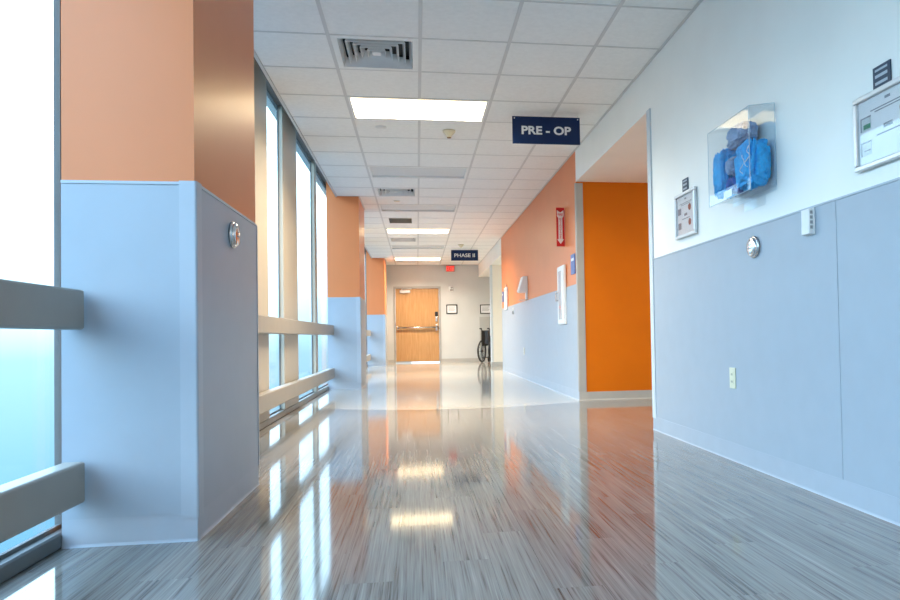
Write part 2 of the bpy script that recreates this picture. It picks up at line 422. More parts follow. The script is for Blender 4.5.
for r in range(R0_, R1_ + 1):
    y = GY + r * T
    if y < YB + 0.05 or y > YF - 0.02: continue
    xs = XE + 0.012
    for ca, cb in COLS + [(-4.87, -3.88)]:
        if ca - 0.01 < y < cb + 0.01: xs = XC + 0.012
    obj('cross_tee', B((xs, XR, y - 0.0075, y + 0.0075, CEIL + 0.0008, CEIL + 0.004)), TEE, ceiling)
obj('wall_angle', B((XR - 0.022, XR - 0.0005, YB, YF, CEIL - 0.002, CEIL + 0.002)), TEE, ceiling)
obj('wall_angle', B((-0.79, XR - 0.024, YF - 0.022, YF - 0.0005, CEIL - 0.002, CEIL + 0.002)), TEE, ceiling)
ycuts = [YB] + [v for ca, cb in COLS for v in (ca - 0.002, cb + 0.002)] + [YF]
for a, b in zip(ycuts[::2], ycuts[1::2]):
    obj('edge_trim', B((XE - 0.012, XE + 0.012, a, b, CEIL - 0.004, TOP - 0.002)), TEE, ceiling)
for ca, cb in COLS:
    obj('column_angle', B((XC + 0.001, XC + 0.02, ca, cb, CEIL - 0.002, CEIL + 0.002)), TEE, ceiling)

def lamp(x, y, z, sx, sy, watts):
    l = bpy.data.lights.new('troffer_lamp', 'AREA'); l.shape = 'RECTANGLE'; l.size = sx; l.size_y = sy
    l.energy = watts; l.color = TROFFER_COLOUR; l.spread = math.radians(TROFFER_SPREAD)
    lo = bpy.data.objects.new('troffer_lamp', l); COL.objects.link(lo); lo.location = (x, y, z)
def troffer(r, on, label):
    x0, x1 = GX + 0.013, GX + 2 * T - 0.013; y0, y1 = GY + r * T + 0.009, GY + (r + 1) * T - 0.009
    t = thing('ceiling_light', label, 'ceiling light', ((x0 + x1) / 2, (y0 + y1) / 2, CEIL), 0, 'recessed ceiling lights along the corridor')
    f = 0.022
    obj('frame', B((x0, x1, y0, y0 + f, CEIL, CEIL + 0.06), (x0, x1, y1 - f, y1, CEIL, CEIL + 0.06), (x0, x0 + f, y0 + f, y1 - f, CEIL, CEIL + 0.06), (x1 - f, x1, y0 + f, y1 - f, CEIL, CEIL + 0.06)), VENTM, t)
    obj('housing', B((x0, x1, y0, y1, CEIL + 0.062, CEIL + 0.13)), VENTM, t)
    if on:
        obj('lens', B((x0 + f, x1 - f, y0 + f, y1 - f, CEIL + 0.008, CEIL + 0.02)), LENS_ON, t)
        lamp((x0 + x1) / 2, (y0 + y1) / 2, CEIL + 0.005, x1 - x0 - 2 * f, y1 - y0 - 2 * f, TROFFER_WATTS)
    else:
        obj('lens', B((x0 + f, x1 - f, y0 + f, y1 - f, CEIL + 0.022, CEIL + 0.034)), LENS_OFF, t)
LBL = {2: 'lit rectangular ceiling light nearest the viewer, beside the PRE - OP sign', 6: 'unlit ceiling light panel between the nearest lit light and a ceiling vent',
       10: 'unlit ceiling light panel just beyond the second louvred vent', 14: 'lit ceiling light in the middle of the corridor, beyond the tan grille',
       18: 'unlit ceiling light panel between the two far lit lights', 22: 'lit ceiling light farthest down the corridor, near the door',
       -2: 'unlit ceiling light overhead, just out of view', -6: 'unlit ceiling light above the viewer', -10: 'unlit ceiling light behind the viewer', -14: 'lit ceiling light by the rear wall'}
for r, on in TROFF.items(): troffer(r, on, LBL[r])

def vent(r, label):
    x0, x1 = GX + 0.013, GX + T - 0.013; y0, y1 = GY + r * T + 0.009, GY + (r + 1) * T - 0.009
    t = thing('ceiling_vent', label, 'vent', ((x0 + x1) / 2, (y0 + y1) / 2, CEIL), 0, 'louvred ceiling vents')
    f = 0.040
    obj('frame', B((x0, x1, y0, y0 + f, CEIL + 0.001, CEIL + 0.012), (x0, x1, y1 - f, y1, CEIL + 0.001, CEIL + 0.012), (x0, x0 + f, y0 + f, y1 - f, CEIL + 0.001, CEIL + 0.012), (x1 - f, x1, y0 + f, y1 - f, CEIL + 0.001, CEIL + 0.012)), VENTM, t)
    xa, xb, ya, yb = x0 + f - 0.004, x1 - f + 0.004, y0 + f - 0.004, y1 - f + 0.004; zb, zt_ = CEIL + 0.0125, CEIL + 0.10
    obj('duct', B((xa, xb, ya, yb, zt_, zt_ + 0.01), (xa, xa + 0.003, ya, yb, zb, zt_), (xb - 0.003, xb, ya, yb, zb, zt_), (xa + 0.003, xb - 0.003, ya, ya + 0.003, zb, zt_), (xa + 0.003, xb - 0.003, yb - 0.003, yb, zb, zt_)), DARK, t)
    cx, cy = (x0 + x1) / 2, (y0 + y1) / 2; h = (x1 - x0) / 2 - f
    for k in range(5):        # square conical louvre rings, flaring outward and down
        ro = h * (1 - k * 0.185) - 0.004; ri = ro - 0.020; zo, zi = CEIL + 0.002, CEIL + 0.060
        bm = bmesh.new()
        def ring(rad, z): return [bm.verts.new((cx + a * rad, cy + b * rad, z)) for a, b in ((-1, -1), (1, -1), (1, 1), (-1, 1))]
        a_, b_, c_, d_ = ring(ro, zo), ring(ri, zi), ring(ri + 0.002, zi + 0.004), ring(ro + 0.002, zo + 0.004)
        for p_, q_ in ((a_, b_), (b_, c_), (c_, d_), (d_, a_)):
            for i in range(4): bm.faces.new([p_[i], p_[(i + 1) % 4], q_[(i + 1) % 4], q_[i]])
        bmesh.ops.recalc_face_normals(bm, faces=list(bm.faces))
        obj('louvre', bm, VENTM, t)
    obj('centre_plate', B((cx - 0.03, cx + 0.03, cy - 0.03, cy + 0.03, CEIL + 0.004, CEIL + 0.012), bevel=0.003), VENTM, t)
vent(0, 'square louvred ceiling vent nearest the viewer, in front of the lit light')
vent(8, 'square louvred ceiling vent level with the second orange column')
vent(16, 'square louvred ceiling vent just beyond the middle lit light')
vent(23, 'square louvred ceiling vent nearest the wooden door')
for r in GRILLE:
    x0, x1 = GX + 0.013, GX + T - 0.013; y0, y1 = GY + r * T + 0.009, GY + (r + 1) * T - 0.009
    t = thing('return_grille', 'tan return air grille in a pale frame on the ceiling', 'vent', ((x0 + x1) / 2, (y0 + y1) / 2, CEIL))
    obj('frame', B((x0, x0 + 0.1, y0, y1, CEIL, CEIL + 0.01), (x1 - 0.1, x1, y0, y1, CEIL, CEIL + 0.01), (x0 + 0.1, x1 - 0.1, y0, y0 + 0.03, CEIL, CEIL + 0.01), (x0 + 0.1, x1 - 0.1, y1 - 0.03, y1, CEIL, CEIL + 0.01)), VENTM, t)
    obj('backing', B((x0 + 0.1, x1 - 0.1, y0 + 0.03, y1 - 0.03, CEIL + 0.03, CEIL + 0.035)), DARK, t)
    for k in range(12):
        y = y0 + 0.05 + k * 0.044
        bm = bmesh.new(); prism(bm, [(y, CEIL + 0.002), (y + 0.004, CEIL + 0.002), (y + 0.03, CEIL + 0.026), (y + 0.026, CEIL + 0.026)], 0, x0 + 0.1, x1 - 0.1)
        obj('slat', bm, TAN, t)
sd = thing('smoke_detector', 'cream smoke detector on the ceiling past the nearest lit light', 'smoke detector', (0.338, 6.94, CEIL))
obj('base', lathe(bmesh.new(), [(0, 0.003), (0.062, 0.003), (0.062, -0.012), (0.056, -0.02), (0, -0.02)], (0.338, 6.94, CEIL), (0, 0, 1)), CREAMP, sd, True)
obj('chamber', lathe(bmesh.new(), [(0.05, -0.0205), (0.043, -0.036), (0.028, -0.046), (0.026, -0.058), (0.02, -0.064), (0, -0.064)], (0.338, 6.94, CEIL), (0, 0, 1)), CREAMP, sd, True)
obj('sensor_cap', lathe(bmesh.new(), [(0.022, -0.0645), (0.02, -0.07), (0, -0.072)], (0.338, 6.94, CEIL), (0, 0, 1), 16), mat('brown_cap', (0.25, 0.14, 0.06), 0.5, var=0.05, vscale=20), sd, True)
sp = thing('sprinkler_cover', 'flat white sprinkler cover on the ceiling left of the smoke detector', 'sprinkler', (-0.316, 6.88, CEIL))
obj('cover_plate', lathe(bmesh.new(), [(0, 0.0), (0.045, 0.0), (0.042, -0.008), (0, -0.009)], (-0.316, 6.88, CEIL), (0, 0, 1)), PLASTIC, sp, True)
obj('escutcheon', lathe(bmesh.new(), [(0.055, 0.002), (0.056, -0.002), (0.046, -0.003), (0.046, 0.002)], (-0.316, 6.88, CEIL), (0, 0, 1)), VENTM, sp, True)
sp = thing('sprinkler_cover', 'small sprinkler cover on the ceiling just past the second vent', 'sprinkler', (-0.27, 10.6, CEIL))
obj('cover_plate', lathe(bmesh.new(), [(0, 0.0), (0.045, 0.0), (0.042, -0.008), (0, -0.009)], (-0.27, 10.6, CEIL), (0, 0, 1)), CREAMP, sp, True)
obj('escutcheon', lathe(bmesh.new(), [(0.055, 0.002), (0.056, -0.002), (0.046, -0.003), (0.046, 0.002)], (-0.27, 10.6, CEIL), (0, 0, 1)), VENTM, sp, True)
sd = thing('smoke_detector', 'small tan smoke detector on the ceiling above the PHASE II sign', 'smoke detector', (0.985, 15.6, CEIL))
obj('base', lathe(bmesh.new(), [(0, 0.003), (0.062, 0.003), (0.062, -0.012), (0.056, -0.02), (0, -0.02)], (0.985, 15.6, CEIL), (0, 0, 1), 18), CREAMP, sd, True)
obj('chamber', lathe(bmesh.new(), [(0.05, -0.0205), (0.043, -0.036), (0.028, -0.046), (0.02, -0.064), (0, -0.064)], (0.985, 15.6, CEIL), (0, 0, 1), 18), CREAMP, sd, True)

# ================================================================== WINDOW WALL (left)
wall_left = struct_empty('wall_left', (XL - 0.05, 0, 0), 'window wall of beige metal panels and tall glazing')
SILL = 0.055
obj('head_beam', B((XL - 0.08, XL, YB, YF, 2.96, TOP)), WFRAME, wall_left)
obj('outer_skin', B((XL - 0.12, XL - 0.081, YF - 0.5, YF, 0, TOP)), BEIGE, wall_left)
GXP = XL - 0.043
wn = [0]
def panel(y0, y1):
    obj('wall_panel', B((GXP - 0.008, XL, y0, y1, SILL + 0.001, 2.959), bevel=0.004, seg=1), BEIGE, wall_left)
def window(y0, y1, label):
    wn[0] += 1
    wd = struct_empty('window_%d' % wn[0], (GXP, (y0 + y1) / 2, SILL), label)
    j = 0.009; fa, fb = GXP - 0.007, GXP + 0.007
    obj('window_frame', B((fa, fb, y0 + 0.0005, y0 + j, SILL + 0.0005, 2.9595), (fa, fb, y1 - j, y1 - 0.0005, SILL + 0.0005, 2.9595),
                          (fa, fb, y0 + j, y1 - j, SILL + 0.0005, SILL + 0.014), (fa, fb, y0 + j, y1 - j, 2.93, 2.9595)), WFRAME, wd)
    obj('pane', B((GXP - 0.004, GXP + 0.004, y0 + j, y1 - j, SILL + 0.014, 2.93)), GLASS, wd)
def bay(y0, y1, segs):
    obj('sill', B((GXP - 0.012, XL, y0, y1, 0, SILL), bevel=0.006, seg=1), RAILM if y0 > 3 else WFRAME, wall_left)
    for k, a, b, *lb in segs:
        if k == 'w': window(a, b, lb[0])
        elif k == 'p': panel(a, b)
        else: obj('jamb', B((GXP - 0.02, XL, a, b, SILL + 0.001, 2.959)), WFRAME, wall_left)
bay(-3.88, 3.22, [('p', -3.88, -3.80), ('w', -3.80, -2.30, 'tall window behind the viewer'), ('p', -2.30, -1.75), ('w', -1.75, -0.35, 'tall window behind the viewer on the left'),
    ('p', -0.35, -0.23), ('w', -0.23, 1.12, 'tall window beside the viewer'), ('p', 1.12, 1.24), ('w', 1.24, 2.812, 'tall bright window left of the nearest orange column'), ('j', 2.812, 2.87), ('p', 2.87, 3.22)])
bay(3.22, 10.84, [('p', 3.22, 3.80), ('w', 3.80, 5.45, 'tall window hidden behind the nearest column'), ('p', 5.45, 6.29), ('w', 6.29, 7.00, 'narrow bright window strip nearest past the first column'),
    ('p', 7.00, 7.80), ('w', 7.80, 9.12, 'middle bright window strip between the columns'), ('p', 9.12, 9.31), ('w', 9.31, 10.80, 'bright window strip touching the second column'), ('p', 10.80, 10.84)])
bay(10.84, 18.8, [('p', 10.84, 11.44), ('w', 11.44, 13.10, 'far window strip past the second column'), ('p', 13.10, 14.0), ('w', 14.0, 14.75, 'far middle window strip'),
    ('p', 14.75, 15.6), ('w', 15.6, 16.9, 'far window strip before the third column'), ('p', 16.9, 17.1), ('w', 17.1, 18.75, 'sliver of window beside the third column'), ('p', 18.75, 18.8)])
obj('sill', B((XL - 0.08, XL, 18.8, YF, 0, SILL)), RAILM, wall_left)
panel(18.8, YF)

# ================================================================== COLUMNS
def column(y0, y1, label, full=True):
    t = thing('column', label, 'column', ((XL + XC) / 2, y0, 0), 0, 'orange columns along the window wall')
    xl = XL + 0.0005
    obj('shaft', B((xl, XC, y0, y1, 0.0, TOP - 0.001)), ORANGE, t)
    e = 0.007; g = 0.05
    obj('wainscot_panel', B((XL + 0.002, XC - g + 0.004, y0 - e, y0 - 0.0005, 0.1, WT - 0.012)), WAINS, t)
    obj('wainscot_panel', B((XC + 0.0005, XC + e, y0 + g - 0.004, y1 - 0.014, 0.1, WT - 0.012)), WAINS, t)
    obj('top_trim', B((XL + 0.002, XC - g + 0.002, y0 - e - 0.003, y0 - 0.0005, WT - 0.0115, WT), bevel=0.001, seg=1), WTRIM, t)
    obj('top_trim', B((XC + 0.0005, XC + e + 0.003, y0 + g - 0.002, y1, WT - 0.0115, WT), bevel=0.001, seg=1), WTRIM, t)
    obj('edge_trim', B((XC + 0.0005, XC + e + 0.003, y1 - 0.0135, y1, 0.1, WT - 0.012), bevel=0.001, seg=1), WTRIM, t)
    gm = bmesh.new()
    d = e + 0.004
    pts = [(XC - g, y0 - 0.0005), (XC - g, y0 - d)]
    for k in range(7):
        a = math.radians(-90 + 90 * k / 6); pts.append((XC + d - 0.009 + 0.009 * math.cos(a), y0 - d + 0.009 + 0.009 * math.sin(a)))
    pts += [(XC + d, y0 + g), (XC + 0.0005, y0 + g), (XC + 0.0005, y0 - 0.0005)]
    prism(gm, pts, 2, 0.085, WT + 0.003)
    obj('corner_guard', gm, WTRIM, t)
    # cove base: front and corridor side, one strip each, with a small toe
    def base_profile(): return [(0, 0), (0.010, 0), (0.0075, 0.004), (0.0055, 0.010), (0.0045, 0.1), (0, 0.1)]
    bm = bmesh.new(); prism(bm, [(y0 - 0.0002 - u, z) for u, z in base_profile()], 0, XL + 0.001, XC + 0.004); obj('base', bm, BBASE, t)
    bm = bmesh.new(); prism(bm, [(XC + 0.0002 + u, z) for u, z in base_profile()], 1, y0 - 0.004, y1); obj('base', bm, BBASE, t)
    return t
column(*COLS[0], 'large orange and blue-grey column nearest the viewer, at the left')
column(*COLS[1], 'second orange and blue-grey column, at the end of the long rails')
column(*COLS[2], 'third and farthest orange column, left of the wooden door')
bc = struct('wall_left_rear', B((XL - 0.09, XC, -4.5, -3.885, 0, TOP - 0.001)), ORANGE)

# ================================================================== GUARD RAILS
def rail(y0, y1, z0, z1, label):
    t = thing('guard_rail', label, 'rail', ((XL + -1.157) / 2, (y0 + y1) / 2, z0), 0, 'horizontal guard rails in front of the windows')
    bm = B((XL + 0.018, -1.157, y0, y1, z0, z1), bevel=0.010, seg=3)
    obj('rail_body', bm, RAILM, t)
    n = max(2, int((y1 - y0) / 1.6))
    for k in range(n):
        y = y0 + 0.25 + (y1 - y0 - 0.5) * k / (n - 1)
        obj('bracket', B((XL + 0.0005, XL + 0.0175, y - 0.03, y + 0.03, z0 + 0.03, z1 - 0.03)), WFRAME, t)
for (a, b), w1, w2 in (((-3.7, 2.695), 'upper guard rail at the far left, ending against the nearest column', 'lower guard rail at the far left, ending against the nearest column'),
                       ((3.76, 10.275), 'long upper beige guard rail between the first and second columns', 'long lower beige guard rail between the first and second columns'),
                       ((11.40, 18.265), 'distant upper guard rail ending at the third column', 'distant lower guard rail ending at the third column')):
    rail(a, b, 0.770, 0.910, w1); rail(a, b, 0.165, 0.308, w2)

# ================================================================== RIGHT WALL
YA = 5.12; YO = 7.58; YE = 14.55; HD = 2.402; TH = 0.14
# near white wall with its blue-grey wainscot panels
wr = struct('wall_right', B((XR, XR + TH, YB, YA, 0, TOP)), WHITE, 'white wall at the right above blue-grey wainscot')
e = 0.006
for a, b in ((-4.58, -2.15), (-2.15, 0.29), (0.29, 2.73), (2.73, YA - 0.072)):
    obj('wainscot_panel', B((XR - e, XR - 0.0005, a + 0.002, b - 0.002, 0.1, WR - 0.010)), WAINS, wr)
obj('wainscot_cap', B((XR - e - 0.003, XR - 0.0005, YB + 0.01, YA - 0.072, WR - 0.0095, WR), bevel=0.001, seg=1), WTRIM, wr)
gm = bmesh.new(); prism(gm, [(XR - 0.0005, YA - 0.07), (XR - 0.011, YA - 0.07), (XR - 0.011, YA + 0.004), (XR - 0.004, YA + 0.011), (XR + 0.055, YA + 0.011), (XR + 0.055, YA + 0.0005), (XR - 0.0005, YA + 0.0005)], 2, 0.09, HD)
obj('corner_guard', gm, LGUARD, wr)
def base_right(a, b, m, parent, x=XR, name='base'):
    bm = bmesh.new(); prism(bm, [(x - 0.0002 - u, z) for u, z in [(0, 0), (0.012, 0), (0.0095, 0.004), (0.008, 0.010), (0.007, 0.1), (0, 0.1)]], 1, a, b); return obj(name, bm, m, parent)
bb = base_right(YB + 0.01, YA, BBASE, None, name='baseboard_right'); bb['kind'] = 'structure'
# header over the side hallway
hd = struct('wall_right_header', B((XR, XR + TH, YA, YO, HD, TOP)), WHITE, 'white header above the side hallway opening')
# side hallway: near wall (seen from other places), far deep orange wall, ceiling, end wall
struct('wall_side_near', B((XR + TH, 4.5, YA - 0.14, YA, 0, TOP)), WHITE)
so = struct('wall_side_far', B((XR + 0.005, 4.5, YO, YO + 0.14, 0, TOP)), DEEP, 'deep orange wall inside the side hallway')
struct('wall_side_end', B((4.5, 4.6, YA - 0.14, YO + 0.14, 0, TOP)), WHITE)
sc_ = struct('ceiling_side', B((XR + TH, 4.5, YA, YO, HD, HD + 0.05)), WHITE, 'low plain ceiling of the side hallway')
def added_side_light(x0, x1, y0, y1, z, label, k):  # unseen ceiling fixture, added to brighten a side space
    t = thing('ceiling_light', label, 'ceiling light', ((x0 + x1) / 2, (y0 + y1) / 2, z - 0.03))
    obj('frame', B((x0, x1, y0, y0 + 0.03, z - 0.03, z - 0.0005), (x0, x1, y1 - 0.03, y1, z - 0.03, z - 0.0005), (x0, x0 + 0.03, y0 + 0.03, y1 - 0.03, z - 0.03, z - 0.0005), (x1 - 0.03, x1, y0 + 0.03, y1 - 0.03, z - 0.03, z - 0.0005)), VENTM, t)
    obj('lens', B((x0 + 0.03, x1 - 0.03, y0 + 0.03, y1 - 0.03, z - 0.02, z - 0.0005)), LENS_ON, t)
    lamp((x0 + x1) / 2, (y0 + y1) / 2, z - 0.023, x1 - x0 - 0.06, y1 - y0 - 0.06, TROFFER_WATTS * k)
added_side_light(3.2, 4.4, 6.1, 6.7, HD, 'added ceiling light that brightens the side hallway, out of view', 0.05)
obj('access_slot', B((2.33, 2.75, 6.55, 6.565, HD - 0.004, HD - 0.0003)), GREYP, sc_)
bm = bmesh.new(); prism(bm, [(YO - 0.0002 - u, z) for u, z in [(0, 0), (0.016, 0), (0.011, 0.006), (0.0085, 0.016), (0.007, 0.09), (0, 0.09)]], 0, XR + 0.0, 4.5)
o = obj('baseboard_side', bm, BASE); o['kind'] = 'structure'
# far stretch: orange above blue-grey
wb = struct('wall_right_far', B((XR, XR + TH, YO + 0.141, YE, 0, TOP), (XR, XR + 0.0045, YO, YO + 0.141, 0, TOP)), ORANGE, 'orange wall above blue-grey wainscot, past the side hallway')
for a, b in ((YO + 0.03, 10.02), (10.02, 12.46), (12.46, YE)):
    obj('wainscot_panel', B((XR - e, XR - 0.0005, a + 0.001, b - 0.001, 0.1, WR + 0.003)), WAINS, wb)
gm = bmesh.new(); prism(gm, [(XR - 0.0005, YO + 0.025), (XR - 0.010, YO + 0.025), (XR - 0.010, YO - 0.002), (XR - 0.002, YO - 0.010), (XR + 0.075, YO - 0.010), (XR + 0.075, YO - 0.0005), (XR - 0.0005, YO - 0.0005)], 2, 0.091, 2.385)
obj('corner_guard', gm, GUARD, wb)
bb = base_right(YO - 0.01, YE, BBASE, None, name='baseboard_right_far'); bb['kind'] = 'structure'
# two openings at the far right with a pier between
YP = 16.65
h2 = struct('wall_right_end_header', B((XR, XR + TH, YE, YF, HD, TOP)), WHITE, 'white header above the far right openings')
pr = struct('wall_right_pier', B((XR - 0.006, 4.5, YP, YP + 0.16, 0, HD)), CREAM, 'cream wall end between the two far right openings')
obj('corner_guard', B((XR - 0.018, XR + 0.03, YP - 0.011, YP - 0.0005, 0.1, HD - 0.01), (XR - 0.018, XR - 0.0065, YP - 0.0004, YP + 0.172, 0.1, HD - 0.01)), LGUARD, pr)
o = struct('baseboard_pier', B((XR - 0.01, 4.5, YP - 0.009, YP - 0.0005, 0, 0.1), (XR - 0.016, XR - 0.0065, YP - 0.009, YP + 0.17, 0, 0.1)), BASE)
struct('wall_nook_near', B((XR + TH, 4.5, YE - 0.14, YE, 0, TOP)), WHITE)
struct('wall_nook_end', B((4.5, 4.6, YE - 0.14, YF + 0.14, 0, TOP)), CREAM)
struct('ceiling_nook', B((XR + TH, 4.5, YE, YF, HD, HD + 0.05)), WHITE)
added_side_light(2.6, 3.8, 15.2, 15.8, HD, 'added ceiling light that brightens the far right opening, out of view', 0.06)
added_side_light(2.6, 3.8, 18.0, 18.6, HD, 'added ceiling light that brightens the wheelchair nook, out of view', 0.03)

# ================================================================== FAR WALL AND DOOR
DX0, DX1, DZ = -0.585, 0.618, 2.085
FR = 0.055
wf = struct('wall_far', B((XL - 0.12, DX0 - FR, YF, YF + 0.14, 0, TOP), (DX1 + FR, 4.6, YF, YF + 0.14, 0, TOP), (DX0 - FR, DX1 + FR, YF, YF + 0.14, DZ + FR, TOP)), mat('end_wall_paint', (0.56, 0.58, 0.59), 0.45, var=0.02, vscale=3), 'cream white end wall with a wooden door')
obj('wainscot_panel', B((XR + 0.01, 4.49, YF - 0.007, YF - 0.0005, 0.1, 1.262)), mat('grey_wainscot', (0.40, 0.41, 0.41), 0.45, var=0.03, vscale=8), wf)
for a, b in ((XC - 0.0, DX0 - FR), (DX1 + FR, 4.49)):
    o = struct('baseboard_far', B((a, b, YF - 0.010, YF - 0.0005, 0, 0.098), (a, b, YF - 0.016, YF - 0.0105, 0, 0.01)), BASE)
door = struct_empty('door_1', ((DX0 + DX1) / 2, YF, 0), 'light wooden door with a horizontal push bar')
obj('door_frame', B((DX0 - FR, DX0 - 0.001, YF - 0.02, YF + 0.15, 0, DZ + FR), (DX1 + 0.001, DX1 + FR, YF - 0.02, YF + 0.15, 0, DZ + FR), (DX0 - 0.001, DX1 + 0.001, YF - 0.02, YF + 0.15, DZ + 0.001, DZ + FR)), mat('grey_door_frame', (0.36, 0.36, 0.35), 0.4, var=0.03, vscale=8), door)
leaf = obj('leaf', B((DX0 + 0.003, DX1 - 0.003, YF + 0.02, YF + 0.065, 0.030, DZ - 0.003), bevel=0.002, seg=1), MAPLE, door)
yd = YF + 0.0195
obj('door_sweep', B((DX0 + 0.003, DX0 + 0.42, yd - 0.008, yd, 0.004, 0.05)), GREYP, leaf)
bm = bmesh.new(); tube(bm, [(DX0 + 0.06, yd - 0.075, 0.985), (DX1 - 0.10, yd - 0.075, 0.985)], 0.024, 12)
obj('push_bar', bm, STEEL, leaf, True)
obj('push_bar_bracket', B((DX0 + 0.035, DX0 + 0.075, yd - 0.08, yd, 0.945, 1.025), bevel=0.006), STEEL, leaf)
obj('push_bar_latch', B((DX1 - 0.10, DX1 - 0.045, yd - 0.09, yd, 0.89, 1.08), bevel=0.008), STEEL, leaf)
bm = bmesh.new(); tube(bm, [(DX1 - 0.07, yd - 0.09, 1.0), (DX1 - 0.07, yd - 0.12, 1.0), (DX1 - 0.015, yd - 0.125, 1.0), (DX1 - 0.01, yd - 0.125, 0.93)], 0.011, 8)
obj('lever', bm, BLACK, leaf)
obj('keypad_lock', B((DX1 - 0.115, DX1 - 0.03, yd - 0.035, yd, 1.285, 1.425), bevel=0.008), BLACK, leaf)
obj('keypad_lower', B((DX1 - 0.105, DX1 - 0.04, yd - 0.03, yd, 1.15, 1.284), bevel=0.008), STEEL, leaf)
obj('door_closer', B((DX0 + 0.12, DX0 + 0.41, yd - 0.06, yd, 1.955, 2.035), bevel=0.008), ALU, leaf)
bm = bmesh.new(); tube(bm, [(DX0 + 0.17, yd - 0.03, 2.036), (DX0 + 0.17, yd - 0.03, 2.066), (DX0 + 0.45, yd - 0.10, 2.07), (DX0 + 0.40, yd - 0.03, 2.075)], 0.011, 8)
obj('closer_arm', bm, ALU, leaf)
for z in (0.25, 1.05, 1.85):
    obj('hinge', B((DX0 - 0.012, DX0 + 0.002, YF - 0.028, YF - 0.0205, z, z + 0.11)), STEEL, door)
# wall behind the camera
struct('wall_rear', B((XL - 0.12, XR + TH, YB - 0.1, YB, 0, TOP)), WHITE)

# ================================================================== THINGS ON THE FAR WALL
def picture(x0, x1, z0, z1, label):
    t = thing('picture_frame', label, 'picture', ((x0 + x1) / 2, YF, z0), 0, 'small dark frames on the end wall')
    f = 0.026
    obj('frame', B((x0, x1, YF - 0.024, YF - 0.001, z0, z0 + f), (x0, x1, YF - 0.024, YF - 0.001, z1 - f, z1), (x0, x0 + f, YF - 0.024, YF - 0.001, z0 + f, z1 - f), (x1 - f, x1, YF - 0.024, YF - 0.001, z0 + f, z1 - f)), BLACK, t)
    pg = obj('paper', B((x0 + f, x1 - f, YF - 0.012, YF - 0.0015, z0 + f, z1 - f)), PAPER, t)
    for k in range(4):
        zz = z1 - 0.075 - k * 0.035
        obj('print_line', B((x0 + 0.06, x1 - 0.06 - 0.02 * (k % 2), YF - 0.0135, YF - 0.0122, zz, zz + 0.012)), INK, pg)
picture(0.825, 1.135, 1.36, 1.622, 'small dark framed notice on the wall right of the wooden door')
picture(1.778, 2.10, 1.348, 1.612, 'dark framed notice above the wheelchair')
ex = thing('exit_sign', 'lit red EXIT sign at the ceiling right of the wooden door', 'exit sign', (0.955, YF, 2.54))
obj('housing', B((0.835, 1.075, YF - 0.06, YF - 0.002, 2.545, 2.722), bevel=0.006), EXITF, ex)
obj('mounting_bar', B((0.70, 1.22, YF - 0.05, YF - 0.024, CEIL - 0.012, CEIL - 0.003)), mat('pink_bar', (0.45, 0.22, 0.22), 0.5, var=0.05, vscale=20), ex)
obj('lettering', place_text(text_mesh('EXIT', 0.135, 0.012, 0.004, 0.205), '-y', (0.955, YF - 0.063, 2.632)), EXITM, ex)
st = thing('fire_alarm_strobe', 'small white fire alarm strobe on the wall below the exit sign', 'alarm', (0.965, YF, 1.99))
obj('back_box', B((0.905, 1.025, YF - 0.03, YF - 0.001, 1.995, 2.135), bevel=0.006), PLASTIC, st)
obj('speaker_grille', B((0.93, 1.02, YF - 0.036, YF - 0.0305, 2.005, 2.055)), GREYP, st)
obj('lamp', B((0.955, 1.015, YF - 0.06, YF - 0.0305, 2.075, 2.12), bevel=0.008), GREYP, st)

# ================================================================== HANGING SIGNS
def hang_sign(x0, x1, y, z0, z1, word, label, tw, th, bold=0.032):
    t = thing('hanging_sign', label, 'sign', ((x0 + x1) / 2, y, z0))
    obj('sign_panel', B((x0, x1, y - 0.004, y + 0.004, z0, z1), bevel=0.001, seg=1), NAVY, t)
    bm = place_text(text_mesh(word, th, bold, 0.002, tw), '-y', ((x0 + x1) / 2, y - 0.0052, (z0 + z1) / 2))
    xs_ = sorted(v.co.x for v in bm.verts); gaps = sorted(((b - a, (a + b) / 2) for a, b in zip(xs_, xs_[1:])), reverse=True)
    cuts = [x0] + sorted(g[1] for g in gaps[:0 if '-' in word else 1]) + [x1]          # each word is a part of its own
    for a, b in zip(cuts, cuts[1:]):
        b2 = bm.copy(); bmesh.ops.delete(b2, geom=[v for v in b2.verts if not a < v.co.x < b], context='VERTS'); obj('lettering', b2, LETTER, t)
    bm.free()
    obj('edge_strip', B((x0 + 0.002, x1 - 0.002, y - 0.0035, y + 0.0035, z0 - 0.004, z0 - 0.0005)), LETTER, t)
    for x in (x0 + 0.02, x1 - 0.02):
        bm = bmesh.new(); lathe(bm, [(0, 0), (0.006, 0), (0.006, 0.002), (0, 0.002)], (x, y - 0.0042, z1 - 0.018), (0, -1, 0), 10); obj('eyelet', bm, ALU, t)
        bm = bmesh.new(); tube(bm, [(x, y, z1 - 0.002), (x, y, CEIL + 0.0005)], 0.0025, 6); obj('hanger_wire', bm, ALU, t)
hang_sign(0.886, 1.517, 6.36, 2.473, 2.726, 'PRE - OP', 'navy blue hanging sign with white letters PRE - OP', 0.462, 0.079)
hang_sign(0.803, 1.430, 16.40, 2.475, 2.722, 'PHASE II', 'navy blue hanging sign with white letters PHASE II', 0.475, 0.085, 0.014)

